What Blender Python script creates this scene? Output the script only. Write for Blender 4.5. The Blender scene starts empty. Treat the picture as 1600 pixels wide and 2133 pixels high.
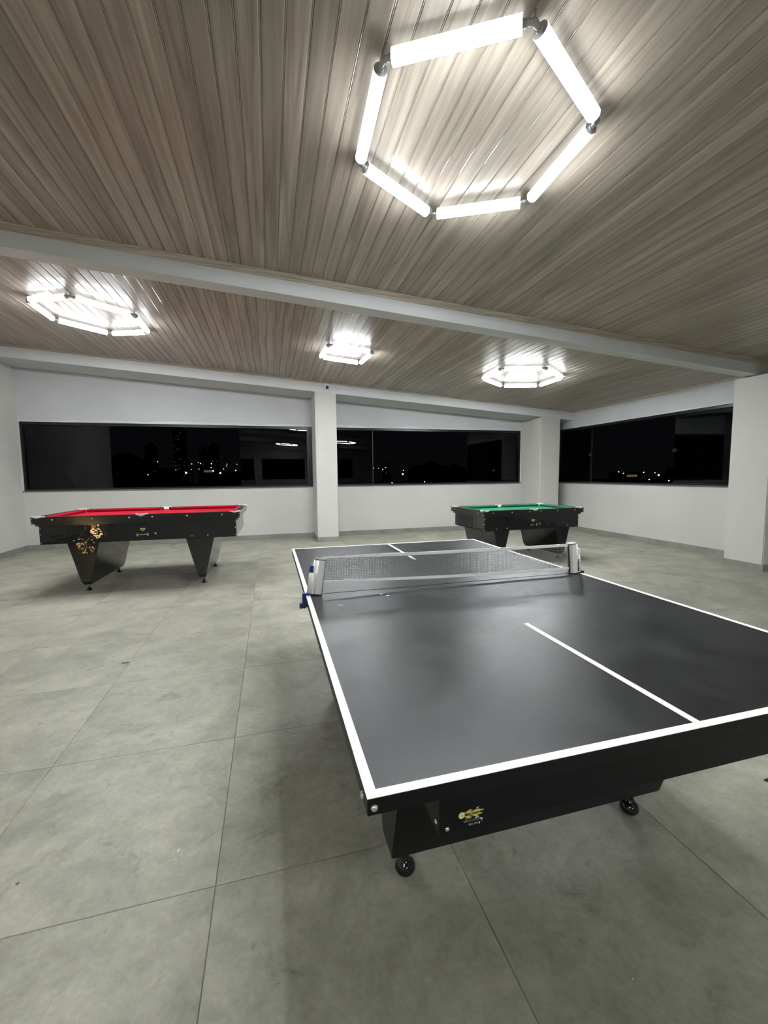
import bpy, bmesh, math, random
from mathutils import Vector, Matrix
R = random.Random(7)
SC = bpy.context.scene
COL = SC.collection

# ------------------------------------------------------------------ camera
cd = bpy.data.cameras.new('camera'); cam = bpy.data.objects.new('camera', cd); COL.objects.link(cam)
cd.sensor_fit = 'HORIZONTAL'; cd.sensor_width = 36.0
cd.lens = 877.85 / 1600 * 36.0
cd.clip_start = 0.05; cd.clip_end = 600
FWD = Vector((0.25881204, 0.96183683, -0.08880453)); RGT = Vector((0.96535592, -0.26072626, -0.01047667)); UP = Vector((0.03323052, 0.08301649, 0.99599397))
CAMZ = 1.4833
M = Matrix((RGT, UP, -FWD)).transposed().to_4x4(); M.translation = Vector((0, 0, CAMZ))
cam.matrix_world = M
SC.camera = cam

# ------------------------------------------------------------------ world, exposure
w = bpy.data.worlds.new('night_sky'); SC.world = w; w.use_nodes = True
nt = w.node_tree; bg = nt.nodes['Background']
tc = nt.nodes.new('ShaderNodeTexCoord'); sp = nt.nodes.new('ShaderNodeSeparateXYZ'); cr = nt.nodes.new('ShaderNodeValToRGB')
nt.links.new(tc.outputs['Generated'], sp.inputs[0]); nt.links.new(sp.outputs['Z'], cr.inputs[0]); nt.links.new(cr.outputs[0], bg.inputs[0])
cr.color_ramp.elements[0].position = 0.0; cr.color_ramp.elements[0].color = (0.0022, 0.0023, 0.0026, 1)
cr.color_ramp.elements[1].position = 0.5; cr.color_ramp.elements[1].color = (0.0007, 0.0012, 0.0030, 1)
bg.inputs[1].default_value = 1.0
SC.view_settings.view_transform = 'Standard'; SC.view_settings.look = 'None'; SC.view_settings.gamma = 1
SC.view_settings.use_curve_mapping = False
SC.view_settings.exposure = 0.0
TUBE = 282.0          # emission of the LED tubes
TUBE_COL = (0.93, 0.98, 1.0)

# ------------------------------------------------------------------ geometry helpers
def bx(bm, x0, x1, y0, y1, z0, z1, mi=0):
    v = [bm.verts.new((x, y, z)) for z in (z0, z1) for y in (y0, y1) for x in (x0, x1)]
    for f in ((0, 2, 3, 1), (4, 5, 7, 6), (0, 1, 5, 4), (2, 6, 7, 3), (0, 4, 6, 2), (1, 3, 7, 5)):
        fc = bm.faces.new([v[i] for i in f]); fc.material_index = mi
    return v
def prism(bm, pts, axis, a, b, mi=0):
    """polygon pts (2d) extruded along axis between a and b"""
    def P(p, t):
        return {'x': (t, p[0], p[1]), 'y': (p[0], t, p[1]), 'z': (p[0], p[1], t)}[axis]
    A = [bm.verts.new(P(p, a)) for p in pts]; B = [bm.verts.new(P(p, b)) for p in pts]
    n = len(pts); fs = [bm.faces.new(A), bm.faces.new(B[::-1])]
    for i in range(n): fs.append(bm.faces.new((A[i], B[i], B[(i + 1) % n], A[(i + 1) % n])))
    for f in fs: f.material_index = mi
def cyl(bm, p, q, r0, r1=None, n=16, mi=0, caps=True):
    p, q = Vector(p), Vector(q); r1 = r0 if r1 is None else r1
    d = (q - p).normalized(); a = d.orthogonal().normalized(); b = d.cross(a)
    A = []; B = []
    for i in range(n):
        t = 2 * math.pi * i / n; o = a * math.cos(t) + b * math.sin(t)
        A.append(bm.verts.new(p + o * r0)); B.append(bm.verts.new(q + o * r1))
    for i in range(n):
        f = bm.faces.new((A[i], A[(i + 1) % n], B[(i + 1) % n], B[i])); f.smooth = True; f.material_index = mi
    if caps:
        f = bm.faces.new(A[::-1]); f.material_index = mi; f = bm.faces.new(B); f.material_index = mi
def lathe(bm, prof, n=20, c=(0, 0), mi=0):
    rings = []
    for r, z in prof:
        if r < 1e-5: rings.append([bm.verts.new((c[0], c[1], z))])
        else: rings.append([bm.verts.new((c[0] + r * math.cos(2 * math.pi * i / n), c[1] + r * math.sin(2 * math.pi * i / n), z)) for i in range(n)])
    for a, b in zip(rings, rings[1:]):
        for i in range(n):
            j = (i + 1) % n
            q = [a[i % len(a)], a[j % len(a)], b[j % len(b)], b[i % len(b)]]
            u = []
            for v in q:
                if v not in u: u.append(v)
            if len(u) > 2:
                f = bm.faces.new(u); f.smooth = True; f.material_index = mi
def mesh(bm, name, mats, bevel=0, seg=2):
    if bevel:
        bmesh.ops.bevel(bm, geom=list(bm.edges), offset=bevel, segments=seg, affect='EDGES', clamp_overlap=True)
    bmesh.ops.recalc_face_normals(bm, faces=bm.faces)
    me = bpy.data.meshes.new(name); bm.to_mesh(me); bm.free()
    for m in (mats if isinstance(mats, (list, tuple)) else [mats]): me.materials.append(m)
    return me
def link(name, me, parent=None, loc=(0, 0, 0), rot=(0, 0, 0)):
    o = bpy.data.objects.new(name, me); COL.objects.link(o)
    o.location = loc; o.rotation_euler = rot
    if parent is not None: o.parent = parent
    return o
def obj(name, bm, mats, parent=None, loc=(0, 0, 0), rot=(0, 0, 0), bevel=0, seg=2):
    return link(name, mesh(bm, name, mats, bevel, seg), parent, loc, rot)
def tag(o, label=None, cat=None, group=None, kind=None):
    if label: o['label'] = label
    if cat: o['category'] = cat
    if group: o['group'] = group
    if kind: o['kind'] = kind
    return o
def thing(name, label, cat, loc=(0, 0, 0), rz=0, group=None):
    o = bpy.data.objects.new(name, None); COL.objects.link(o); o.empty_display_size = 0.1
    o.location = loc; o.rotation_euler = (0, 0, rz)
    return tag(o, label, cat, group)
def boxobj(name, d, mats, parent=None, bevel=0, **k):
    bm = bmesh.new(); bx(bm, *d); return obj(name, bm, mats, parent, bevel=bevel, **k)
def struct(o): o['kind'] = 'structure'; return o

# ------------------------------------------------------------------ materials
def mat(name, col=(.5, .5, .5), rough=.5, metal=0, spec=.5, coat=0):
    m = bpy.data.materials.new(name); m.use_nodes = True; b = m.node_tree.nodes['Principled BSDF']
    b.inputs['Base Color'].default_value = (*col, 1); b.inputs['Roughness'].default_value = rough
    b.inputs['Metallic'].default_value = metal; b.inputs['Specular IOR Level'].default_value = spec
    b.inputs['Coat Weight'].default_value = coat
    return m
def N(m, t, **k):
    n = m.node_tree.nodes.new('ShaderNode' + t)
    for a, v in k.items(): setattr(n, a, v)
    return n
def L(m, a, b): m.node_tree.links.new(a, b)
def bsdf(m): return m.node_tree.nodes['Principled BSDF']
def coords(m, scale=(1, 1, 1), world=True):
    mp = N(m, 'Mapping'); mp.inputs['Scale'].default_value = scale
    if world: L(m, N(m, 'NewGeometry').outputs['Position'], mp.inputs[0])
    else: L(m, N(m, 'TexCoord').outputs['Object'], mp.inputs[0])
    return mp.outputs[0]
def noise(m, vec, scale, detail=4, rough=.5, dist=0):
    n = N(m, 'TexNoise'); n.inputs['Scale'].default_value = scale; n.inputs['Detail'].default_value = detail
    n.inputs['Roughness'].default_value = rough; n.inputs['Distortion'].default_value = dist
    L(m, vec, n.inputs['Vector']); return n.outputs['Fac']
def ramp(m, fac, stops):
    r = N(m, 'ValToRGB'); e = r.color_ramp.elements
    e[0].position, e[0].color = stops[0][0], (*stops[0][1], 1); e[1].position, e[1].color = stops[-1][0], (*stops[-1][1], 1)
    for p, c in stops[1:-1]:
        x = e.new(p); x.color = (*c, 1)
    L(m, fac, r.inputs[0]); return r.outputs[0]
def mathn(m, op, a, b):
    n = N(m, 'Math', operation=op)
    for i, v in enumerate((a, b)):
        if isinstance(v, (int, float)): n.inputs[i].default_value = v
        else: L(m, v, n.inputs[i])
    return n.outputs[0]
def mix(m, fac, a, b, mode='MIX'):
    n = N(m, 'Mix', data_type='RGBA', blend_type=mode)
    for s, v in ((0, fac), (6, a), (7, b)):
        if isinstance(v, (int, float)): n.inputs[s].default_value = v
        elif isinstance(v, tuple): n.inputs[s].default_value = (*v, 1)
        else: L(m, v, n.inputs[s])
    return n.outputs[2]
def bump(m, h, strength, dist=.01):
    b = N(m, 'Bump'); b.inputs['Strength'].default_value = strength; b.inputs['Distance'].default_value = dist
    L(m, h, b.inputs['Height']); L(m, b.outputs[0], bsdf(m).inputs['Normal'])
def objrand(m): return N(m, 'ObjectInfo').outputs['Random']

# textured plaster of the lower walls and pillars
def plaster(name, c0, c1, bs):
    m = mat(name, c0, .85, spec=.25)
    v = coords(m, (1, 1, 1)); big = noise(m, v, 1.3, 3)
    L(m, ramp(m, big, [(.3, c1), (.7, c0)]), bsdf(m).inputs['Base Color'])
    v2 = coords(m, (1, 1, .55)); f = noise(m, v2, 90, 5, .65)
    bump(m, f, bs, .006); return m
M_wall = plaster('textured_wall_plaster', (.58, .57, .53), (.53, .52, .49), .55)
M_band = plaster('smooth_grey_blue_paint', (.55, .56, .575), (.51, .52, .535), .12)
M_beam = plaster('smooth_beam_paint', (.61, .625, .635), (.56, .575, .585), .08)
M_edge = plaster('raw_plaster_edge', (.72, .73, .76), (.55, .56, .60), .6)

# floor porcelain tile
def tile_mat(name, dark, mid, light):
    m = mat(name, mid, .5, spec=.4)
    v = coords(m); off = N(m, 'VectorMath', operation='SCALE'); comb = N(m, 'CombineXYZ')
    r = objrand(m); L(m, r, comb.inputs[0]); L(m, mathn(m, 'FRACT', mathn(m, 'MULTIPLY', r, 7.31), 0), comb.inputs[1])
    L(m, comb.outputs[0], off.inputs[0]); off.inputs['Scale'].default_value = 40
    add = N(m, 'VectorMath', operation='ADD'); L(m, v, add.inputs[0]); L(m, off.outputs[0], add.inputs[1]); vv = add.outputs[0]
    a = noise(m, vv, 2.2, 6, .62, .6); c = noise(m, vv, 11, 5, .7, .4); d = noise(m, vv, 45, 4, .7)
    s = mathn(m, 'ADD', mathn(m, 'MULTIPLY', a, .62), mathn(m, 'MULTIPLY', c, .38))
    col = ramp(m, s, [(.32, dark), (.50, mid), (.68, light)])
    veins = ramp(m, noise(m, vv, 6, 8, .75, 1.2), [(.33, (.50, .50, .49)), (.43, (1, 1, 1))])
    col = mix(m, .55, col, veins, 'MULTIPLY')
    br = mathn(m, 'ADD', mathn(m, 'MULTIPLY', r, .10), .95)
    cb = N(m, 'CombineXYZ'); [L(m, br, cb.inputs[i]) for i in range(3)]
    col = mix(m, 1.0, col, cb.outputs[0], 'MULTIPLY')
    spk = ramp(m, d, [(.3, (.88, .88, .88)), (.6, (1.03, 1.03, 1.03))]); col = mix(m, 1.0, col, spk, 'MULTIPLY')
    L(m, col, bsdf(m).inputs['Base Color'])
    L(m, ramp(m, c, [(.3, (.42,) * 3), (.7, (.62,) * 3)]), bsdf(m).inputs['Roughness'])
    bump(m, mathn(m, 'ADD', c, mathn(m, 'MULTIPLY', d, .5)), .12, .004)
    return m
M_tile = tile_mat('concrete_look_porcelain', (.185, .178, .142), (.298, .288, .235), (.41, .395, .325))
M_base = tile_mat('baseboard_porcelain', (.18, .175, .155), (.25, .245, .215), (.31, .305, .265))
M_grout = mat('floor_grout', (.20, .195, .165), .9)

# wood-look PVC ceiling plank
def wood(name, rough=.33, k=1.0, streak=True, rot=0):
    m = mat(name, (.2, .17, .14), rough, spec=.22)
    g = N(m, 'NewGeometry'); r = objrand(m); comb = N(m, 'CombineXYZ')
    L(m, mathn(m, 'MULTIPLY', r, 37.0), comb.inputs[1]); L(m, mathn(m, 'MULTIPLY', r, 3.0), comb.inputs[0])
    add = N(m, 'VectorMath', operation='ADD'); L(m, g.outputs['Position'], add.inputs[0]); L(m, comb.outputs[0], add.inputs[1])
    mp = N(m, 'Mapping'); mp.inputs['Scale'].default_value = (10, .42, 1) if not rot else (.42, 30, 30); L(m, add.outputs[0], mp.inputs[0])
    a = noise(m, mp.outputs[0], 1.6, 6, .6, .8)
    mp2 = N(m, 'Mapping'); mp2.inputs['Scale'].default_value = (70, 1.3, 1) if not rot else (1.3, 90, 90); L(m, add.outputs[0], mp2.inputs[0])
    b = noise(m, mp2.outputs[0], 1.5, 4, .6)
    s = mathn(m, 'ADD', mathn(m, 'MULTIPLY', a, .82), mathn(m, 'MULTIPLY', b, .18))
    col = ramp(m, s, [(.30, (.105 * k, .086 * k, .069 * k)), (.45, (.178 * k, .153 * k, .127 * k)), (.58, (.222 * k, .194 * k, .163 * k)), (.72, (.285 * k, .254 * k, .216 * k))])
    br = mathn(m, 'ADD', mathn(m, 'MULTIPLY', r, .30), .85); cb = N(m, 'CombineXYZ'); [L(m, br, cb.inputs[i]) for i in range(3)]
    col = mix(m, 1.0, col, cb.outputs[0], 'MULTIPLY')
    L(m, col, bsdf(m).inputs['Base Color'])
    if streak:   # extruded ribs of the PVC profile
        wv = N(m, 'TexWave', wave_type='BANDS', bands_direction='X', wave_profile='SIN'); wv.inputs['Scale'].default_value = 38; wv.inputs['Distortion'].default_value = 0
        L(m, N(m, 'TexCoord').outputs['Object'], wv.inputs['Vector'])
        h = mathn(m, 'ADD', mathn(m, 'MULTIPLY', wv.outputs['Fac'], .5), mathn(m, 'MULTIPLY', b, .5))
        bump(m, h, .18, .0012)
    return m
M_plank = wood('wood_look_ceiling_plank', .30, 1.72)
M_cornice = wood('wood_look_cornice', .3, 1.9, False, 1)
M_bead = mat('plank_joint_bead', (.42, .37, .31), .14, spec=.8)

M_blacklam = mat('black_laminate', (.010, .0105, .011), .16, spec=.5)
M_blackpanel = mat('black_gloss_panel', (.009, .009, .010), .045, spec=.5)
v_ = coords(M_blackpanel); bump(M_blackpanel, noise(M_blackpanel, v_, 9, 2), .10, .02)
M_blackmat = mat('black_satin_board', (.0055, .0057, .006), .45, spec=.16)
M_legblack = mat('black_leg_laminate', (.004, .0045, .005), .3, spec=.2)  # even near-black of the table tennis legs
M_playtop = mat('table_tennis_black_paint', (.017, .018, .020), .40, spec=.33)
_v = coords(M_playtop, (1, 1, 1)); _n = noise(M_playtop, _v, 4, 6, .65, .7); _n2 = noise(M_playtop, _v, 22, 5, .7)
L(M_playtop, ramp(M_playtop, _n, [(.38, (.008, .0083, .0095)), (.62, (.017, .0175, .019))]), bsdf(M_playtop).inputs['Base Color'])
L(M_playtop, ramp(M_playtop, mathn(M_playtop, 'ADD', mathn(M_playtop, 'MULTIPLY', _n, .7), mathn(M_playtop, 'MULTIPLY', _n2, .3)), [(.35, (.33,) * 3), (.62, (.44,) * 3)]), bsdf(M_playtop).inputs['Roughness'])
M_white = mat('white_tape', (.92, .92, .90), .6)
M_whiteline = mat('white_border_paint', (.74, .74, .69), .5)
_n = noise(M_whiteline, coords(M_whiteline), 30, 5, .7); L(M_whiteline, ramp(M_whiteline, _n, [(.3, (.62, .62, .56)), (.5, (.76, .76, .70))]), bsdf(M_whiteline).inputs['Base Color'])
M_chrome = mat('chrome', (.75, .75, .76), .12, 1)
M_bolt = mat('zinc_bolt', (.72, .72, .72), .25, 1)
M_silver = mat('brushed_aluminium', (.86, .86, .82), .38, .3)
M_blackpl = mat('black_plastic', (.012, .012, .013), .3)
M_blue = mat('blue_plastic', (.010, .035, .22), .35)
M_ball = mat('black_gloss_foot', (.006, .006, .007), .06)
M_conn = mat('grey_light_connector', (.50, .50, .51), .3, .5)
M_frame = mat('black_anodised_frame', (.013, .014, .016), .28, .3)
M_sill = mat('dark_stone_sill', (.13, .12, .105), .45)
M_net = mat('net_cord', (.22, .22, .23), .7)
M_pocket = mat('pocket_black', (.01, .01, .01), .6)
M_bracket = mat('polished_pocket_metal', (.80, .80, .78), .35, .15)
def cloth(name, c):
    m = mat(name, c, .9, spec=.15); 
    f = noise(m, coords(m), 300, 2); bump(m, f, .15, .001); return m
M_red = cloth('red_billiard_cloth', (.38, .006, .022)); M_green = cloth('green_billiard_cloth', (.022, .165, .092))
def emit(name, c, s):
    m = bpy.data.materials.new(name); m.use_nodes = True; nt = m.node_tree; nt.nodes.clear()
    e = nt.nodes.new('ShaderNodeEmission'); o = nt.nodes.new('ShaderNodeOutputMaterial'); e.inputs[0].default_value = (*c, 1); e.inputs[1].default_value = s
    nt.links.new(e.outputs[0], o.inputs[0]); return m
M_tube = emit('led_tube_glow', TUBE_COL, TUBE)      # the LED strip inside shines down: the tube's back is much dimmer
_nt = M_tube.node_tree; _e = next(n for n in _nt.nodes if n.type == 'EMISSION')
_g = _nt.nodes.new('ShaderNodeNewGeometry'); _s = _nt.nodes.new('ShaderNodeSeparateXYZ'); _nt.links.new(_g.outputs['Normal'], _s.inputs[0])
_m = _nt.nodes.new('ShaderNodeMapRange'); _m.inputs['From Min'].default_value = -1.0; _m.inputs['From Max'].default_value = -.22
_m.inputs['To Min'].default_value = TUBE; _m.inputs['To Max'].default_value = 2.2; _nt.links.new(_s.outputs['Z'], _m.inputs['Value']); _nt.links.new(_m.outputs[0], _e.inputs[1])
def glass(name, tint, refl):
    m = bpy.data.materials.new(name); m.use_nodes = True; nt = m.node_tree; nt.nodes.clear()
    t = nt.nodes.new('ShaderNodeBsdfTransparent'); g = nt.nodes.new('ShaderNodeBsdfGlossy'); mx = nt.nodes.new('ShaderNodeMixShader'); o = nt.nodes.new('ShaderNodeOutputMaterial')
    t.inputs[0].default_value = (*tint, 1); g.inputs['Roughness'].default_value = 0.0; g.inputs[0].default_value = (1, 1, 1, 1)
    fr = nt.nodes.new('ShaderNodeFresnel'); fr.inputs[0].default_value = refl; nt.links.new(fr.outputs[0], mx.inputs[0])
    nt.links.new(t.outputs[0], mx.inputs[1]); nt.links.new(g.outputs[0], mx.inputs[2]); nt.links.new(mx.outputs[0], o.inputs[0]); return m
M_glass = glass('tinted_window_glass', (.30, .31, .34), 1.34)

# ------------------------------------------------------------------ room dimensions
XL, XR = -4.86, 7.589
YB, YR = 10.204, -9.42           # inner faces of back and rear walls
YC = 9.355                        # front of back beam and pillars
ZS, ZT = 1.222, 2.622             # window sill and head
SL = -.07
TH = math.atan(.07)
def ceil_z(x): return 3.577 + SL * x
ROOMTOP = 4.1
T = .18

# floor: slab + 90 cm tiles
floor = struct(boxobj('floor', (XL - T, XR + T, YR - T, YB + T, -.12, -.006), M_grout))
PX, PY = .893, .905
X0, Y0 = -.24, 1.52
G = .0009
tile_cache = {}
i0 = math.floor((XL - X0) / PX); i1 = math.ceil((XR - X0) / PX); j0 = math.floor((-4.6 - Y0) / PY); j1 = math.ceil((YB - Y0) / PY)
for j in range(j0, j1):
    for i in range(i0, i1):
        a0, a1 = max(X0 + i * PX, XL), min(X0 + (i + 1) * PX, XR); b0, b1 = max(Y0 + j * PY, -4.68), min(Y0 + (j + 1) * PY, YB)
        if a1 - a0 < .02 or b1 - b0 < .02: continue
        key = (round(a1 - a0, 4), round(b1 - b0, 4))
        if key not in tile_cache:
            bm = bmesh.new(); w_, d_ = key[0] - 2 * G, key[1] - 2 * G
            bx(bm, 0, w_, 0, d_, -.008, 0)
            top = [e for e in bm.edges if all(v.co.z > -.001 for v in e.verts)]
            bmesh.ops.bevel(bm, geom=top, offset=.0016, segments=1, affect='EDGES')
            tile_cache[key] = mesh(bm, 'floor_tile', M_tile)
        link('floor_tile', tile_cache[key], floor, (a0 + G, b0 + G, 0))
bm = bmesh.new()                                # the rest of the floor behind the camera, joined
y = -4.68
while y > YR + .05:
    yn = max(y - PY, YR)
    for i in range(i0, i1):
        a0, a1 = max(X0 + i * PX, XL), min(X0 + (i + 1) * PX, XR)
        if a1 - a0 > .02: bx(bm, a0 + G, a1 - G, yn + G, y - G, -.008, 0)
    y = yn
o = obj('floor_tile', bm, M_tile, floor); o['kind'] = 'stuff'

# ceiling: sloped backing + planks, three bays in view of the beams
ceiling = bpy.data.objects.new('ceiling', mesh((lambda b: (prism(b, [(XL - T, ceil_z(XL - T) + .03), (XR + T, ceil_z(XR + T) + .03), (XR + T, ceil_z(XR + T) + .1), (XL - T, ceil_z(XL - T) + .1)], 'y', YR - T, YB + T), b)[1])(bmesh.new()), 'ceiling', M_blackmat)); COL.objects.link(ceiling); struct(ceiling)
PW = .1155
def plank_bm(length, w=PW):
    bm = bmesh.new()
    # cross-section (x, z): wide face, small bright bead and a recessed groove at its right edge
    pts = [(0, .014), (0, .0075), (.0022, .0072), (.0045, .0006), (.018, 0), (.052, .0003), (w - .012, 0), (w - .0070, .0006), (w - .0050, .0072), (w, .0075), (w, .014)]
    prism(bm, pts, 'y', 0, length)
    # bead
    c = (w - .0012, .0030); r = .0021
    prism(bm, [(c[0] + r * math.cos(t), c[1] + r * math.sin(t)) for t in [2 * math.pi * k / 8 for k in range(8)]], 'y', 0, length, 1)
    return bm
BEAMS = [(4.671, 4.871), (-.013, .187), (-4.697, -4.497)]
def bay(y0, y1, single):
    n = int((XR - XL) / (PW * math.cos(TH))) + 1
    if single: me = mesh(plank_bm(y1 - y0), 'ceiling_plank', [M_plank, M_bead])
    else: big = bmesh.new()
    for k in range(n):
        x = XL + k * PW * math.cos(TH) + .0
        # phase so that a joint falls at x = 1.524
        x += ((1.524 - XL) % (PW * math.cos(TH))) - PW * math.cos(TH)
        if x + PW > XR + .12: break
        if single: link('ceiling_plank', me, ceiling, (x, y0, ceil_z(x)), (0, TH, 0))
        else:
            b2 = plank_bm(y1 - y0); b2.transform(Matrix.Translation((x, y0, ceil_z(x))) @ Matrix.Rotation(TH, 4, 'Y'))
            tmp = bpy.data.meshes.new('t'); b2.to_mesh(tmp); b2.free(); big.from_mesh(tmp); bpy.data.meshes.remove(tmp)
    if not single:
        o = obj('ceiling_plank', big, [M_plank, M_bead], ceiling); o['kind'] = 'stuff'
bay(4.871, YC + .02, True)
bay(.187, 4.671, True)
bay(-4.497, -.013, False)
bay(YR, -4.697, False)

# cross beams and the deep beam in front of the back wall
def beam(name, y0, y1, drop):
    bm = bmesh.new()
    prism(bm, [(XL, ceil_z(XL) + .03), (XR, ceil_z(XR) + .03), (XR, ceil_z(XR) - drop), (XL, ceil_z(XL) - drop)], 'y', y0, y1)
    return struct(obj(name, bm, M_beam))
for a, b in BEAMS: beam('ceiling_beam', a, b, .203)
beam('ceiling_beam', YC, YB, .225)
beam('ceiling_beam', YR, YR + .5, .225)
def cornice(name, y, s, h=.05, d=.035):     # wood-look moulding where planks meet a beam
    bm = bmesh.new(); pr = [(0, 0), (0, -h), (-d * .25, -h * .96), (-d * .35, -h * .62), (-d * .62, -h * .5), (-d * .72, -h * .2), (-d, -h * .12), (-d, 0)]
    A = [bm.verts.new((XL, y + s * p[0], ceil_z(XL) + p[1])) for p in pr]; B = [bm.verts.new((XR, y + s * p[0], ceil_z(XR) + p[1])) for p in pr]
    bm.faces.new(A); bm.faces.new(B[::-1])
    for i in range(len(pr)): bm.faces.new((A[i], B[i], B[(i + 1) % len(pr)], A[(i + 1) % len(pr)]))
    return struct(obj(name, bm, M_cornice))
cornice('trim_1', 4.671, 1, .062, .03)
cornice('trim_2', YC, 1, .035, .03)
cornice('trim_3', .187, -1, .05, .03)
bm = bmesh.new()
prism(bm, [(XR - .03, ceil_z(XR) + .002), (XR, ceil_z(XR)), (XR, ceil_z(XR) - .04), (XR - .012, ceil_z(XR) - .038), (XR - .02, ceil_z(XR) - .012)], 'y', .187, YC)
struct(obj('trim_4', bm, M_cornice))

# walls with window openings
def wall_y(name, y0, y1, openings, band=True):
    """wall along x between y0 and y1"""
    bm = bmesh.new()
    bx(bm, XL - T, XR + T, y0, y1, 0, ZS)
    xs = [XL - T] + [v for o in openings for v in o] + [XR + T]
    for a, b in zip(xs[::2], xs[1::2]): bx(bm, a, b, y0, y1, ZS, ZT)
    prism(bm, [(XL - T, ZT), (XR + T, ZT), (XR + T, ceil_z(XR + T) + .05), (XL - T, ceil_z(XL - T) + .05)], 'y', y0, y1, 1)
    return struct(obj(name, bm, [M_wall, M_band]))
W1 = (-4.845, 1.08); W2 = (1.40, 6.62)
wall_y('wall_back', YB, YB + T, [W1, W2])
wall_y('wall_rear', YR - T, YR, [(-3.9, -1.0), (-.5, 2.4), (2.9, 5.8)])
def wall_x(name, x0, x1, openings):
    bm = bmesh.new(); top = ceil_z((x0 + x1) / 2) + .05
    bx(bm, x0, x1, YR, YB, 0, ZS)
    ys = [YR] + [v for o in openings for v in o] + [YB]
    for a, b in zip(ys[::2], ys[1::2]):
        if b > a: bx(bm, x0, x1, a, b, ZS, ZT)
    bx(bm, x0, x1, YR, YB, ZT, top, 1)
    return struct(obj(name, bm, [M_wall, M_band]))
W3 = (5.10, 9.95)
wall_x('wall_right', XR, XR + T, [(-3.9, -.4), (.5, 4.35), W3])
bm = bmesh.new(); bx(bm, XL - T, XL, YR, YB, 0, ceil_z(XL) + .05)
struct(obj('wall_left', bm, [M_wall, M_band]))

# rough plaster strip above the windows (unfinished edge)
def rough_strip(x0, x1, seed):
    rr = random.Random(seed); bm = bmesh.new(); n = int((x1 - x0) / .05); h = .03; top = []; bot = []
    for k in range(n + 1):
        x = x0 + (x1 - x0) * k / n
        h = min(max(h + rr.uniform(-.012, .012), .012), .06)
        top.append((x, ZT + h)); bot.append((x, ZT + .001))
    for k in range(n):
        v = [bm.verts.new((p[0], YB - .004, p[1])) for p in (bot[k], bot[k + 1], top[k + 1], top[k])]
        q = [bm.verts.new((p[0], YB + .002, p[1])) for p in (bot[k], bot[k + 1], top[k + 1], top[k])]
        bm.faces.new(v); bm.faces.new(q[::-1]); bm.faces.new((v[3], v[2], q[2], q[3])); bm.faces.new((v[0], q[0], q[1], v[1]))
    return bm
struct(obj('trim_5', rough_strip(XL + .01, .995, 3), M_edge)); struct(obj('trim_6', rough_strip(1.46, 6.62, 5), M_edge))
bm = rough_strip(5.1, 9.34, 9)
for v in bm.verts: v.co = Vector((XR + (v.co.y - YB), v.co.x, v.co.z))
struct(obj('trim_7', bm, M_edge))

# pillars
def pillar(name, x0, x1, y0, y1, z1):
    bm = bmesh.new(); bx(bm, x0, x1, y0, y1, 0, z1)
    bmesh.ops.bevel(bm, geom=[e for e in bm.edges if abs(e.verts[0].co.z - e.verts[1].co.z) > 1], offset=.012, segments=2, affect='EDGES')
    return struct(obj(name, bm, M_wall))
pillar('pillar', .992, 1.457, YC + .002, YB, ceil_z(1.2) - .22)
pillar('pillar', 6.642, 7.206, YC + .002, YB, ceil_z(6.9) - .22)
pillar('pillar', 6.93, XR, 4.43, 4.985, 2.868)
pillar('pillar', 6.93, XR, -.25, .30, 2.868)
pillar('pillar', XL, XL + .4, -.3, .3, ceil_z(XL))
pillar('pillar', 2.42, 2.88, YR, YR + .5, 3.2); pillar('pillar', -.98, -.52, YR, YR + .5, 3.4)

# baseboards
BH = .105; BT = .012
def base(name, segs):
    bm = bmesh.new()
    for s in segs: bx(bm, *s, 0, BH)
    return struct(obj(name, bm, M_base))
base('baseboard_back', [(XL, .992 - BT, YB - BT, YB), (1.457 + BT, 6.642 - BT, YB - BT, YB), (.992 - BT, 1.457 + BT, YC - BT, YC + .002), (.992 - BT, .992, YC, YB), (1.457, 1.457 + BT, YC, YB),
                        (6.642 - BT, 7.206 + BT, YC - BT, YC + .002), (6.642 - BT, 6.642, YC, YB), (7.206, 7.206 + BT, YC, YB), (7.206 + BT, XR - BT, YB - BT, YB)])
base('baseboard_left', [(XL, XL + BT, YR, YB - BT)])
base('baseboard_right', [(XR - BT, XR, 4.985 + BT, YB), (XR - BT, XR, .30 + BT, 4.43 - BT), (6.93 - BT, 6.93, 4.43 - BT, 4.985 + BT), (6.93, XR, 4.43 - BT, 4.43), (6.93, XR, 4.985, 4.985 + BT)])
base('baseboard_rear', [(XL, XR, YR, YR + BT)])

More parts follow.
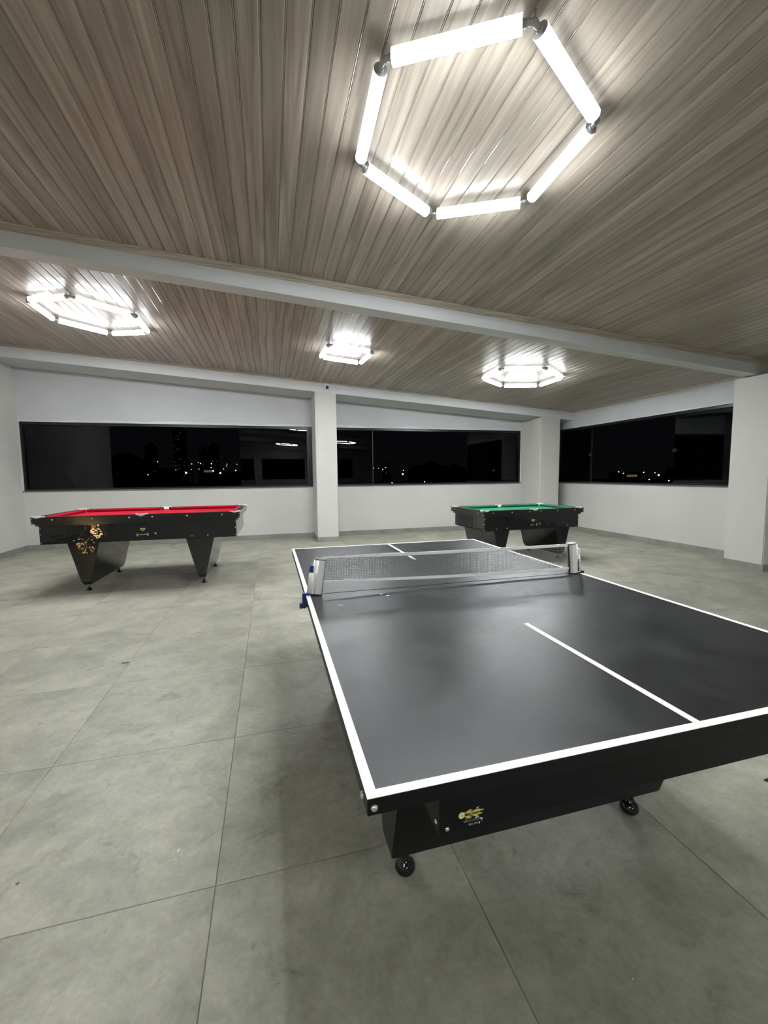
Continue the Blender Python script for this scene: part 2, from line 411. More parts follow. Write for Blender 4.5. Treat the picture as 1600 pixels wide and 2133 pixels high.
# windows: dark tracks, sliding frameless tinted panes, stone sill
def window_back(name, x0, x1, panes, posts, label_knobs=()):
    bm = bmesh.new()
    bx(bm, x0, x1, YB + .03, YB + .15, ZT - .055, ZT)
    bx(bm, x0, x1, YB + .03, YB + .15, ZS, ZS + .035)
    bx(bm, x0, x0 + .035, YB + .03, YB + .15, ZS + .035, ZT - .055); bx(bm, x1 - .035, x1, YB + .03, YB + .15, ZS + .035, ZT - .055)
    wn = struct(obj(name, bm, M_frame))
    bm = bmesh.new(); bx(bm, x0 - .02, x1 + .02, YB - .018, YB + T, ZS - .022, ZS); obj('window_sill', bm, M_sill, wn)
    for k, (a, b, yy) in enumerate(panes):
        bm = bmesh.new(); bx(bm, a, b, yy, yy + .001, ZS + .02, ZT - .03)
        p = obj('glass_pane', bm, M_glass, wn)
        if name != 'window_2' or k: continue
        bm = bmesh.new(); bx(bm, a - .004, a + .004, yy - .003, yy + .006, ZS + .02, ZT - .04); bx(bm, b - .004, b + .004, yy - .003, yy + .006, ZS + .02, ZT - .04)
        obj('pane_edge', bm, M_sill if name == 'window_2' and k == 0 else M_frame, p)
    for a, b in posts:
        bm = bmesh.new(); bx(bm, a, b, YB + .045, YB + .12, ZS + .03, ZT - .05); obj('frame_post', bm, M_frame, wn, bevel=.004)
    return wn
window_back('window_1', W1[0], W1[1], [(-4.81, -3.266, YB + .09), (-.64, .90, YB + .07)], [(.88, .99)])
window_back('window_2', W2[0], W2[1], [(1.44, 2.49, YB + .07), (5.05, 6.585, YB + .09)], [(1.44, 1.50)])
def window_right(name, y0, y1, panes, knobs):
    bm = bmesh.new(); X = XR
    bx(bm, X + .03, X + .15, y0, y1, ZT - .05, ZT); bx(bm, X + .03, X + .15, y0, y1, ZS, ZS + .03)
    bx(bm, X + .03, X + .15, y0, y0 + .03, ZS + .03, ZT - .05); bx(bm, X + .03, X + .15, y1 - .03, y1, ZS + .03, ZT - .05)
    wn = struct(obj(name, bm, M_frame))
    bm = bmesh.new(); bx(bm, X - .018, X + T, y0 - .02, y1 + .02, ZS - .022, ZS); obj('window_sill', bm, M_sill, wn)
    for a, b, xx in panes:
        bm = bmesh.new(); bx(bm, xx, xx + .001, a, b, ZS + .02, ZT - .03); obj('glass_pane', bm, M_glass, wn)
    for yk, zk in knobs:
        bm = bmesh.new(); cyl(bm, (X + .05, yk, zk), (X + .085, yk, zk), .035, n=16); cyl(bm, (X + .035, yk, zk), (X + .05, yk, zk), .018, n=12); obj('pane_lock', bm, M_blackpl, wn)
    return wn
window_right('window_3', W3[0], W3[1], [(5.13, 6.57, XR + .09), (8.75, 9.92, XR + .09)], [(8.796, 1.916), (6.54, 1.893)])
window_right('window_4', .5, 4.35, [(.53, 2.4, XR + .09), (2.4, 4.32, XR + .1)], [])
window_right('window_5', -3.9, -.4, [(-3.87, -2.1, XR + .09), (-2.1, -.43, XR + .1)], [])

# ------------------------------------------------------------------ polygon LED ceiling lights
TR = .036
def elbow_bm(d1, d2):
    bm = bmesh.new(); d1, d2 = Vector(d1), Vector(d2)
    cyl(bm, (0, 0, 0), d1 * .052, .014, n=12); cyl(bm, (0, 0, 0), d2 * .052, .014, n=12)
    cyl(bm, d1 * .036, d1 * .056, .0175, n=14); cyl(bm, d2 * .036, d2 * .056, .0175, n=14)
    lathe(bm, [(0, -.0145), (.0105, -.010), (.0145, 0), (.0105, .010), (0, .0145)], 12)
    cyl(bm, (0, 0, 0), (0, 0, .046), .006, n=8)
    return bm
def poly_light(name, cx, cy, ang, n, s, label, group=None, off=.047):
    cz = ceil_z(cx) - off
    rt = thing(name, label, 'ceiling light', (cx, cy, cz), 0, group); rt.rotation_euler = (0, TH, 0)
    rad = s / (2 * math.sin(math.pi / n)); V = [Vector((rad * math.cos(ang + 2 * math.pi * k / n), rad * math.sin(ang + 2 * math.pi * k / n), 0)) for k in range(n)]
    for k in range(n):
        a, b = V[k], V[(k + 1) % n]; d = (b - a).normalized()
        bm = bmesh.new(); cyl(bm, a + d * .05, b - d * .05, TR, n=20)
        bm.normal_update()
        for f in bm.faces:
            if len(f.verts) > 4: f.material_index = 1
        obj('led_tube', bm, [M_tube, M_conn], rt)
        pd = (V[k - 1] - a).normalized()
        obj('elbow_joint', elbow_bm(d, pd), M_conn, rt, loc=a)
    return rt
poly_light('hexagonal_ceiling_light', 1.2137, 2.4721, -2.6634, 6, .697, 'large hexagon of glowing white tubes above the table tennis table')
poly_light('hexagonal_ceiling_light', -2.2873, 6.8693, 3.6685, 6, .697, 'hexagon of glowing white tubes above the red billiard table, far left')
poly_light('square_ceiling_light', 1.2615, 6.9903, -2.2850, 4, .697, 'square of four glowing white tubes in the middle of the far ceiling')
poly_light('hexagonal_ceiling_light', 4.4875, 6.9345, 2.5993, 6, .697, 'hexagon of glowing white tubes above the green billiard table')
poly_light('hexagonal_ceiling_light', 3.9, -2.3, .3, 6, .697, 'hexagon of glowing white tubes behind the camera, mirrored in the right back window')
poly_light('hexagonal_ceiling_light', 1.1, -7.1, .1, 6, .697, 'hexagon of glowing white tubes at the rear, reflected in the left back window')
poly_light('hexagonal_ceiling_light', -2.6, -3.6, .2, 6, .697, 'hexagon of glowing white tubes added behind the camera to brighten the left floor')  # extra unseen light, added to brighten the floor on the left

# ------------------------------------------------------------------ table tennis table
TX, TY, TZ, TW, TL = .1524, .705, .8915, 1.608, 2.74
tt = thing('table_tennis_table', 'black table tennis table with white border lines in the foreground', 'table', (TX + TW / 2, TY + TL / 2, 0))
def tp(name, d, m, parent=tt, bevel=0, **k):      # world-aligned box given relative to corner (TX, TY)
    ox, oy = -TW / 2, -TL / 2
    return boxobj(name, (d[0] + ox, d[1] + ox, d[2] + oy, d[3] + oy, d[4], d[5]), m, parent, bevel, **k)
th = .034
for a, b in ((0, TL / 2 - .003), (TL / 2 + .003, TL)):
    o = tp('tabletop_half', (0, TW, a, b, TZ - th, TZ), [M_playtop, M_blackmat], bevel=.0012, seg=1)
    for f in o.data.polygons: f.material_index = 0 if f.normal.z > .9 else 1
bw = .0205
for nm, d in (('border_line', (0, TW, 0, bw)), ('border_line', (0, TW, TL - bw, TL)), ('border_line', (0, bw, bw, TL / 2 - .003)), ('border_line', (0, bw, TL / 2 + .003, TL - bw)), ('border_line', (TW - bw, TW, bw, TL / 2 - .003)), ('border_line', (TW - bw, TW, TL / 2 + .003, TL - bw)),
              ('centre_line', (TW / 2 - .0100, TW / 2 + .0100, bw, .713)), ('centre_line', (TW / 2 - .0100, TW / 2 + .0100, 2.035, TL - bw))):
    tp(nm, (*d, TZ - .0002, TZ + .0008), M_whiteline)
BX0 = .374 - TX; BY0 = .195; BZ0 = .592
pt = .018
body = []
for nm, d in (('end_panel', (BX0, TW - BX0, BY0, BY0 + pt)), ('end_panel', (BX0, TW - BX0, TL - BY0 - pt, TL - BY0)), ('side_panel', (BX0, BX0 + pt, BY0 + pt, TL - BY0 - pt)), ('side_panel', (TW - BX0 - pt, TW - BX0, BY0 + pt, TL - BY0 - pt))):
    body.append(tp(nm, (*d, BZ0, TZ - th), M_blackmat))
tp('bottom_panel', (BX0 + pt, TW - BX0 - pt, BY0 + pt, TL - BY0 - pt, BZ0 + .01, BZ0 + .03), M_blackmat)
def vleg(x0, x1, yc, wt, wb, z0, z1, cham, parent, m, axis='x'):
    """trapezoid leg, full width x0..x1, narrowing downward along y; lower corners chamfered"""
    bm = bmesh.new()
    for_sec = lambda z: (wt * (z - z0) / (z1 - z0) + wb * (z1 - z) / (z1 - z0)) / 2
    zc = z0 + cham * 1.0
    pts = []   # outline in x-z
    out = [(x0, z1), (x0, zc), (x0 + cham, z0), (x1 - cham, z0), (x1, zc), (x1, z1)]
    A = [bm.verts.new((x, yc - for_sec(z), z)) for x, z in out]; B = [bm.verts.new((x, yc + for_sec(z), z)) for x, z in out]
    bm.faces.new(A); bm.faces.new(B[::-1])
    for i in range(6): bm.faces.new((A[i], B[i], B[(i + 1) % 6], A[(i + 1) % 6]))
    if axis == 'y':
        for v in bm.verts: v.co = Vector((v.co.y, v.co.x, v.co.z))
    return obj('leg', bm, m, parent, bevel=.003, seg=1)
ox, oy = -TW / 2, -TL / 2
LZ = .138
for yc in (.665, TL - .665):
    lg = vleg(.367 - TX + ox, TW - (.367 - TX) + ox, yc + oy, .40, .115, LZ, BZ0, .006, tt, M_legblack)
    for xf in (.2885, TW - .2885):
        bm = bmesh.new(); c = (xf + ox, yc + oy + (.018 if yc < 1 else -.018))
        lathe(bm, [(0, 0), (.020, .001), (.032, .007), (.0380, .018), (.0385, .027), (.0350, .039), (.027, .049), (.0185, .058), (.0145, .070), (.0155, .098), (0, .098)], 24, c)
        ft = obj('ball_foot', bm, M_ball, lg)
        bm = bmesh.new(); cyl(bm, (c[0], c[1], .096), (c[0], c[1], LZ + .002), .0085, n=12); cyl(bm, (c[0], c[1], .106), (c[0], c[1], .115), .015, n=6)
        obj('foot_bolt', bm, M_bolt, lg)
bolt_bm = bmesh.new(); lathe(bolt_bm, [(0, .0045), (.003, .0045), (.0058, .0032), (.0072, .0012), (.0074, 0)], 14); ME_bolt = mesh(bolt_bm, 'bolt', M_bolt)
def bolt(parent, loc, face, s=1.0, me=None):
    rot = {'-y': (math.pi / 2, 0, 0), '+y': (-math.pi / 2, 0, 0), '-x': (0, -math.pi / 2, 0), '+x': (0, math.pi / 2, 0)}[face]
    o = link('bolt', me or ME_bolt, parent, loc, rot); o.scale = (s, s, s); return o
for sx in (-1, 1):
    for sy in (-1, 1):
        bolt(tt, (sx * (TW / 2 - .013), sy * (TL / 2), TZ - .019), '-y' if sy < 0 else '+y', 1.0)
        bolt(tt, (sx * TW / 2, sy * (TL / 2 - .043), TZ - .024), '-x' if sx < 0 else '+x', 1.0)
        bolt(tt, (sx * (TW / 2 - BX0 - .022), sy * (TL / 2 - BY0), BZ0 + .013), '-y' if sy < 0 else '+y', .85)
        bolt(tt, (sx * (TW / 2 - BX0), sy * (TL / 2 - BY0 - .018), BZ0 + .023), '-x' if sx < 0 else '+x', .85)

# flame sticker on the near end panel
M_yellow = mat('sticker_yellow', (.62, .55, .10), .4); M_orange = mat('sticker_orange', (.55, .26, .07), .4); M_cream = mat('sticker_ball_cream', (.74, .60, .36), .35)
M_stgrey = mat('sticker_grey_green', (.17, .18, .12), .5); M_stlight = mat('sticker_light_grey', (.33, .33, .32), .5); M_ink = mat('sticker_ink', (.012, .010, .006), .5); M_worn = mat('sticker_worn_white', (.85, .85, .84), .5)
SY = TY + BY0          # plane of the panel in world y
def flat(name, pts, m, depth, parent):
    """pts in world x,z on the panel; depth = distance in front of the panel"""
    cu = bpy.data.curves.new('c', 'CURVE'); cu.dimensions = '2D'; cu.fill_mode = 'BOTH'
    s = cu.splines.new('POLY'); s.points.add(len(pts) - 1); s.use_cyclic_u = True
    for p, q in zip(s.points, pts): p.co = (q[0], q[1], 0, 1)
    t = bpy.data.objects.new('t', cu); me = bpy.data.meshes.new_from_object(t); bpy.data.objects.remove(t)
    me.materials.clear(); me.materials.append(m)
    o = link(name, me, parent, (-(TX + TW / 2), SY - depth - (TY + TL / 2), 0), (math.pi / 2, 0, 0)); return o
def text(name, s, x, z, size, m, depth, parent, bold=0, xs=1, rot=0):
    cu = bpy.data.curves.new('t', 'FONT'); cu.body = s; cu.size = size; cu.offset = bold; cu.align_x = 'LEFT'
    t = bpy.data.objects.new('t', cu); me = bpy.data.meshes.new_from_object(t); bpy.data.objects.remove(t)
    me.materials.clear(); me.materials.append(m)
    o = link(name, me, parent, (x - (TX + TW / 2), SY - depth - (TY + TL / 2), z), (math.pi / 2, rot, 0)); o.scale = (xs, 1, 1); return o
st = thing('x', None, None); bpy.data.objects.remove(st)
def SP(u, v):          # sticker coordinates in units of its zoomed picture -> panel x,z
    return (.4265 + (u - 320) * 6.55e-5 , .6345 + (u - 320) * 0 - (v - (755 - (u - 320) * .275)) * 5.8e-5)
bm = bmesh.new(); bx(bm, .423, .500, SY - .0004, SY, .5945, .650)
for v in bm.verts: v.co -= Vector((TX + TW / 2, TY + TL / 2, 0))
stk = obj('flame_sticker', bm, M_blackmat, tt); stk['label'] = 'yellow flame sticker with a numbered ball'
fl = [(430, 625), (520, 620), (620, 600), (720, 520), (800, 465), (880, 470), (920, 490), (860, 495), (800, 530), (810, 560), (900, 545), (980, 490), (1080, 440), (1180, 428), (1280, 455), (1340, 440), (1380, 400), (1365, 460), (1310, 500), (1210, 515), (1180, 560), (1200, 600), (1280, 600), (1335, 575), (1300, 630), (1230, 660), (1120, 690), (1080, 715), (1160, 720), (1180, 730), (1080, 770), (990, 780), (930, 750), (860, 735), (790, 750), (760, 790), (800, 810), (860, 795), (910, 800), (830, 840), (780, 880), (720, 900), (640, 870), (560, 830), (480, 860), (430, 880)]
flat('flame', [SP(*p) for p in fl], M_yellow, .0008, stk)
flat('flame', [SP(*p) for p in [(430, 630), (540, 625), (640, 600), (700, 560), (680, 640), (600, 700), (610, 780), (690, 830), (640, 865), (560, 825), (470, 860)]], M_orange, .0011, stk)
flat('flame', [SP(*p) for p in [(1040, 410), (1100, 365), (1160, 325), (1185, 330), (1130, 385), (1070, 412)]], M_worn, .0008, stk)
cx_, cz_ = SP(440, 755)
flat('billiard_ball', [(cx_ + .0082 * math.cos(t), cz_ + .0086 * math.sin(t)) for t in [2 * math.pi * k / 28 for k in range(28)]], M_cream, .0014, stk)
x_, z_ = SP(415, 800); text('lettering', '1', x_, z_, .0075, M_ink, .0018, stk, .0003)
x_, z_ = SP(575, 775); text('lettering', 'MEGA BILHAR', x_, z_, .0085, M_ink, .0018, stk, .00045, .72)
x_, z_ = SP(520, 1080); text('lettering', 'VENDA E LOCAÇÃO', x_, z_ - .0008, .0075, M_stgrey, .0014, stk, .0003, .70)
x_, z_ = SP(735, 1210); text('lettering', '9931-6874', x_, z_ - .0005, .0070, M_stlight, .0014, stk, .0003, .84)
for k, pp in enumerate(([(1000, 820), (1090, 790), (1180, 780), (1160, 810), (1080, 835), (1010, 838)], [(1220, 840), (1320, 830), (1335, 880), (1290, 905), (1225, 900)], [(1275, 940), (1310, 940), (1310, 980), (1280, 975)], [(1160, 1060), (1210, 1000), (1225, 1010), (1205, 1110), (1175, 1110)], [(610, 905), (650, 905), (650, 940), (612, 942)])):
    flat('worn_patch', [SP(*p) for p in pp], M_worn, .0012, stk)

# ------------------------------------------------------------------ net across the table
NY = 2.075
net = thing('table_tennis_net', 'retractable table tennis net with silver posts clamped across the black table', 'net', (.957, NY, TZ))
NO = Vector((.957, NY, TZ))
def post(side):
    # local frame: origin at post foot; +x = outward
    pr = thing('t', None, None); bpy.data.objects.remove(pr)
    bm = bmesh.new()
    def dshape(xo, r, z0, z1):
        pts = []
        for k in range(17):
            t = -math.pi / 2 + math.pi * k / 16; pts.append((xo + r * math.cos(t) * .9, r * math.sin(t)))
        pts += [(-.016, r), (-.024, r * .6), (-.024, -r * .6), (-.016, -r)]
        prism(bm, pts, 'z', z0, z1)
    dshape(.010, .0245, .006, .176); dshape(.026, .0235, .006, .108)
    for f in bm.faces: f.smooth = len(f.verts) == 4 and f.calc_center_median().x > .01
    def place(o, tilt):
        o.location = Vector(foot) - NO
        o.rotation_euler = (0, -side * tilt, 0 if side > 0 else math.pi)
        if side < 0: o.rotation_euler = (0, 0, math.pi)
    foot = (.203, NY, TZ + .001) if side < 0 else (1.712, NY, TZ + .001)
    tilt = math.radians(9) if side < 0 else math.radians(5)
    Mx = Matrix.Rotation(math.pi, 4, 'Z') if side < 0 else Matrix.Identity(4)
    Mt = Matrix.Translation(Vector(foot) - NO) @ Mx @ Matrix.Rotation(-tilt, 4, 'Y')
    bm.transform(Mt); p = obj('net_post', bm, M_silver, net)
    p['label'] = 'silver post at the ' + ('left' if side < 0 else 'right') + ' table edge'
    bm = bmesh.new()
    for z0, z1 in ((.000, .006), (.176, .180)):
        pts = [(.010 + .026 * math.cos(t) * .9, .026 * math.sin(t)) for t in [-math.pi / 2 + math.pi * k / 8 for k in range(9)]] + [(-.017, .026), (-.026, .016), (-.026, -.016), (-.017, -.026)]
        prism(bm, pts, 'z', z0, z1)
    bx(bm, -.0275, -.0235, -.006, .006, .01, .172)
    bm.transform(Mt); obj('end_cap', bm, M_blackpl, p)
    bm = bmesh.new()   # blue clamp: knob beside the casing and jaw under the table edge
    bx(bm, .030, .048, -.009, .009, .106, .142)
    bm.transform(Mt); obj('release_button', bm, M_blue if side < 0 else M_silver, p)
    bm = bmesh.new(); e = TX - NO.x if side < 0 else TX + TW - NO.x
    s = side
    xa, xb = sorted((e + s * .001, e + s * .017)); bx(bm, xa, xb, -.016, .016, -.062, .012)
    xa, xb = sorted((e + s * .015, e + s * .032)); bx(bm, xa, xb, -.014, .014, -.062, -.038)
    xa, xb = sorted((e - s * .045, e + s * .004)); bx(bm, xa, xb, -.016, .016, .0014, .009)
    obj('clamp', bm, M_blue if side < 0 else M_blackpl, p, bevel=.002)
    bm = bmesh.new(); xa, xb = sorted((e - s * .05, e + s * .005)); bx(bm, xa, xb, -.014, .014, -.058, -.040); obj('clamp_jaw', bm, M_blackpl, p, bevel=.002)
post(-1); post(1)
def ztop(x): t = (x - .244) / (1.672 - .244); return 1.0745 + (1.0600 - 1.0745) * t - .004 * math.sin(math.pi * t)
def zbot(x): t = (x - .242) / (1.676 - .242); return .957 + (.9235 - .957) * t - .009 * math.sin(math.pi * t) - .002
def tape(name, zf, h0, h1, th=.0016, n=60):
    bm = bmesh.new(); rr = random.Random(3); prev = None
    for k in range(n + 1):
        t = k / n; x = .236 + (1.684 - .236) * t
        w = h1 if t > .2 else h0 + (h1 - h0) * max(0, (t - .08) / .12)
        if name == 'top_tape' and .22 < t < .232: w *= .5
        jit = rr.uniform(-.0015, .0015) if t < .3 else 0
        yo = rr.uniform(-.0012, .0012) if t < .3 else 0
        zt_, zb_ = zf(x) + w / 2 + jit, zf(x) - w / 2 + jit * .4
        ring = [bm.verts.new((x - NO.x, yy - NO.y + NY + yo, z - NO.z)) for yy, z in ((-th, zb_), (-th, zt_), (th, zt_), (th, zb_))]
        if prev:
            for i in range(4): bm.faces.new((prev[i], ring[i], ring[(i + 1) % 4], prev[(i + 1) % 4]))
        else: bm.faces.new(ring)
        prev = ring
    bm.faces.new(prev[::-1])
    for v in bm.verts: v.co.y -= 0
    return obj(name, bm, M_white, net)
# tapes are built around y = NO.y
NOy = NO.y; NO = Vector((NO.x, 0, NO.z)); NYs = NY; NY = 0
tape('top_tape', ztop, .006, .0155); tape('bottom_tape', zbot, .007, .0145)
NO.y = NOy; NY = NYs
bm = bmesh.new(); h = .00055
x = .240
while x < 1.682:
    bx(bm, x - h - .957, x + h - .957, -h, h, zbot(x) - TZ, ztop(x) - TZ); x += .0085
for k in range(1, 15):
    t = k / 15; pv = None; n = 24
    for j in range(n + 1):
        xx = .240 + 1.442 * j / n; z = zbot(xx) * (1 - t) + ztop(xx) * t - TZ
        ring = [bm.verts.new((xx - .957, yy, z + dz)) for yy, dz in ((-h, -h), (-h, h), (h, h), (h, -h))]
        if pv:
            for i in range(4): bm.faces.new((pv[i], ring[i], ring[(i + 1) % 4], pv[(i + 1) % 4]))
        pv = ring
o = obj('net_mesh', bm, M_net, net); o['kind'] = 'stuff'
# small dark marking on the right post
bm = bmesh.new(); rr = random.Random(2); z = .018
while z < .082:
    hh = rr.uniform(.004, .008); bx(bm, 1.712 - .957 + .012, 1.712 - .957 + .020, -.0262 - .0006, -.0245, z, z + hh); z += hh + .0025
obj('post_lettering', bm, M_blackpl, [c for c in net.children if c.get('label', '').endswith('right table edge')][0])

# ------------------------------------------------------------------ billiard tables
bb = bmesh.new(); lathe(bb, [(0, .006), (.006, .006), (.011, .004), (.0135, .001), (.0135, 0)], 12); ME_bolt2 = mesh(bb, 'bolt', M_chrome)
def pool(name, label, cx, cy, rz, Lx, Wy, z, zb, fu, fv, M_cloth, legs_u):
    rt = thing(name, label, 'billiard table', (cx, cy, 0), rz)
    L2, W2 = Lx / 2, Wy / 2; o1, o2 = .055, .028; k = Lx / 2.459; bandh = .085 * (z - zb) / .35; band2 = .03
    def ring(nm, a, b, z0, z1, m, w=None):     # four boards around
        pass
    # rails: outer black top band and stepped band under it, mitred boards
    rw = .075
    def board(nm, side, out, inn, z0, z1, m):
        bm = bmesh.new()
        a, b = L2 - out, W2 - out; c, d = L2 - inn, W2 - inn
        P_ = {'-y': [(-a, -b), (a, -b), (c, -d), (-c, -d)], '+y': [(-a, b), (-c, d), (c, d), (a, b)], '-x': [(-a, -b), (-c, -d), (-c, d), (-a, b)], '+x': [(a, -b), (a, b), (c, d), (c, -d)]}[side]
        prism(bm, P_, 'z', z0, z1); return obj(nm, bm, m, rt)
    for sd in ('-y', '+y', '-x', '+x'):
        board('rail', sd, 0, rw, z - bandh, z, M_blacklam)
        board('rail_moulding', sd, o2, rw, z - bandh - band2, z - bandh, M_blacklam)
        board('side_panel' if sd[1] == 'y' else 'end_panel', sd, o1, o1 + .02, zb, z - bandh - band2, M_blackpanel)
    boxobj('bed_cloth', (-L2 + rw - .01, L2 - rw + .01, -W2 + rw - .01, W2 - rw + .01, z - .07, z - .046), M_cloth, rt)
    # cushions
    cw = .052; pk = .062
    def cush(ax, sgn, a, b):
        bm = bmesh.new(); zt, zm, z0 = z - .001, z - .014, z - .046
        q = [(0, zt), (cw - .006, zt + .001), (cw, zm), (cw - .018, z0), (0, z0)]
        base_ = (W2 if ax == 'x' else L2) - rw
        A = []; B = []
        for d_, zz in q:
            for arr, e, s in ((A, a, 1), (B, b, -1)):
                u = e + s * d_ * .55; v = sgn * (base_ - d_)
                arr.append(bm.verts.new((u, v, zz) if ax == 'x' else (v, u, zz)))
        bm.faces.new(A); bm.faces.new(B[::-1])
        for i in range(5): bm.faces.new((A[i], B[i], B[(i + 1) % 5], A[(i + 1) % 5]))
        obj('cushion', bm, M_cloth, rt)
    ix, iy = L2 - rw - .035, W2 - rw - .035
    for s in (-1, 1):
        cush('x', s, -ix, -pk); cush('x', s, pk, ix); cush('y', s, -iy, iy)
    # pockets
    def pocket(px, py, ang, span):
        bm = bmesh.new(); r0, r1 = .046, .072; n = 14; zt = z + .009; prev = None
        for i in range(n + 1):
            t = ang - span / 2 + span * i / n; c_, s_ = math.cos(t), math.sin(t)
            rg = [bm.verts.new((px + r * c_, py + r * s_, zz)) for r, zz in ((r0, z - .03), (r0 + .002, zt), (r1, zt), (r1 + .002, z - .001))]
            if prev:
                for j in range(4): bm.faces.new((prev[j], rg[j], rg[(j + 1) % 4], prev[(j + 1) % 4]))
            else: bm.faces.new(rg)
            prev = rg
        bm.faces.new(prev[::-1]); b_ = obj('pocket_bracket', bm, M_bracket, rt)
        bm = bmesh.new(); cyl(bm, (px, py, z - .045), (px, py, z + .0012), .047, n=20)  # closed black cap: darkness of the open pocket is put into its colour
        for f in bm.faces: f.material_index = 1 if len(f.verts) < 5 else 0
        obj('pocket_dark_cap', bm, [M_pocket, M_bracket], b_)
    e = .062
    for sx in (-1, 1):
        for sy in (-1, 1):
            pocket(sx * (L2 - e), sy * (W2 - e), math.atan2(sy, sx), math.radians(250))
    for sy in (-1, 1): pocket(0, sy * (W2 - .05), sy * math.pi / 2, math.radians(190))
    # bolts
    for sy, f in ((-1, '-y'), (1, '+y')):
        for u in (-1.0, -.56, -.135, .135, .56, 1.0): bolt(rt, (u * k, sy * W2, z - .035), f, .9, ME_bolt2)
        for lu in legs_u:
            for du in (-.10, .10): bolt(rt, (lu + du, sy * (W2 - o1), zb + .035), f, .8, ME_bolt2)
        for sx in (-1, 1):
            for zz, oo in ((z - .022, 0), (z - bandh + .018, 0), (z - bandh - band2 / 2, o2), (z - bandh - .06, o1), ((z + zb) / 2 - .05, o1), (zb + .022, o1)):
                bolt(rt, (sx * (L2 - oo - .012), sy * (W2 - oo), zz), f, .5, ME_bolt2)
    for sx, f in ((-1, '-x'), (1, '+x')):
        for v in (-.36, .36): bolt(rt, (sx * L2, v * Wy, z - .035), f, .8, ME_bolt2)
        for sy in (-1, 1):
            for zz, oo in ((z - .022, 0), (z - bandh + .018, 0), (z - bandh - band2 / 2, o2), (z - bandh - .06, o1), ((z + zb) / 2 - .05, o1), (zb + .022, o1)):
                bolt(rt, (sx * (L2 - oo), sy * (W2 - oo - .014), zz), f, .5, ME_bolt2)
    # coin slot handle, knob and sticker on the long side facing the room
    yf = -(W2 - o1); zh = zb + .075 * (z - zb) / .35 + .005
    bm = bmesh.new(); hw = .062 * (1 if k > .9 else .9)
    for s in (-1, 1): bx(bm, s * hw - .009, s * hw + .009, yf - .022, yf, zh - .019, zh + .019)
    cyl(bm, (-hw, yf - .016, zh), (hw, yf - .016, zh), .0065, n=10); obj('coin_handle', bm, M_chrome, rt, loc=(0.0, 0, 0))
    bm = bmesh.new(); cyl(bm, (.145 * k + .01, yf - .016, zh + .01), (.145 * k + .01, yf, zh + .01), .013, n=14); obj('lock_button', bm, M_bolt, rt)
    bm = bmesh.new(); bx(bm, -.034, .034, yf - .0012, yf, zh + .062, zh + .088); bx(bm, -.018, .018, yf - .0012, yf, zh + .045, zh + .0615)
    s_ = obj('sticker', bm, M_stgrey, rt)
    bm = bmesh.new()
    for q in range(5): bx(bm, -.03 + q * .0125, -.022 + q * .0125, yf - .0020, yf - .0011, zh + .067, zh + .083)
    obj('sticker_print', bm, M_yellow, s_)
    # coin box side inset panel
    for lu in legs_u:
        lg = vleg(-(W2 - o1), W2 - o1, lu, .34 * k + .02, .082 * k, .085, zb, .050, rt, M_blackpanel, axis='y')
        for sv in (-1, 1):
            bm = bmesh.new(); c = (math.copysign(fu, lu), sv * fv)
            lathe(bm, [(0, 0), (.038, 0), (.040, .006), (.034, .014), (.020, .026), (.013, .040), (.012, .052), (0, .052)], 18, c); obj('foot', bm, M_ball, lg)
            bm = bmesh.new(); cyl(bm, (c[0], c[1], .05), (c[0], c[1], .088), .011, n=10); obj('foot_bolt', bm, M_bolt, lg)
    return rt
pool('billiard_table', 'billiard table with red cloth under the left window', -1.639, 6.836, -.015, 2.459, 1.407, .995, .644, .711, .544, M_red, (-.70, .70))
pool('billiard_table', 'billiard table with green cloth beside the corner pillar', 4.187, 6.60, .031, 1.933, 1.148, .885, .55, .60, .42, M_green, (-.59, .59))

# ------------------------------------------------------------------ security camera on the back beam
sc = thing('security_camera', 'small white security camera on the back beam above the pillar', 'camera', (1.235, YC, 3.385))
bm = bmesh.new(); bx(bm, -.03, .03, -.016, 0, .012, .075); obj('mount', bm, M_white, sc, bevel=.004)
bm = bmesh.new(); cyl(bm, (.002, -.014, .03), (.012, -.06, .004), .012, n=10); obj('bracket', bm, M_white, sc)
bm = bmesh.new(); cyl(bm, (-.012, -.030, -.018), (.016, -.135, -.034), .037, .037, n=20); obj('camera_body', bm, M_white, sc)
bm = bmesh.new(); cyl(bm, (.0155, -.1335, -.0338), (.0168, -.139, -.0346), .034, n=20); obj('lens', bm, M_blackpl, sc)

# ------------------------------------------------------------------ litter: flakes and scraps
def scrap(name, x, y, z, s, m, label, cat, seed, asp=2.0, rz=0):
    rr = random.Random(seed); bm = bmesh.new(); n = 8
    pts = [(asp * s * math.cos(2 * math.pi * k / n) * rr.uniform(.6, 1.1), s * math.sin(2 * math.pi * k / n) * rr.uniform(.6, 1.1)) for k in range(n)]
    prism(bm, pts, 'z', 0, .0012)
    for v in bm.verts: v.co.z += .0015 * abs(v.co.x) / (asp * s)
    o = obj(name, bm, m, loc=(x, y, z), rot=(0, 0, rz)); return tag(o, label, cat)
zt_ = TZ + .0003
scrap('paper_scrap', .513, 1.977, zt_, .006, M_worn, 'tiny white flake on the black table, second from the left post', 'litter', 1)
scrap('paper_scrap', .536, 1.944, zt_, .005, M_worn, 'tiny white flake on the black table, nearest the net centre', 'litter', 2)
scrap('paper_scrap', .294, 1.86, zt_, .007, M_stlight, 'greyish flake on the black table close to the left post', 'litter', 3, 2.6)
scrap('paper_scrap', -1.164, 3.688, .0002, .014, M_ink, 'dark scrap lying on the floor tiles between the tables', 'litter', 4, 2.6)
scrap('paper_scrap', -.40, 1.715, .0002, .003, M_worn, 'thin white chip on the floor left of the black table', 'litter', 5, 3, .9)
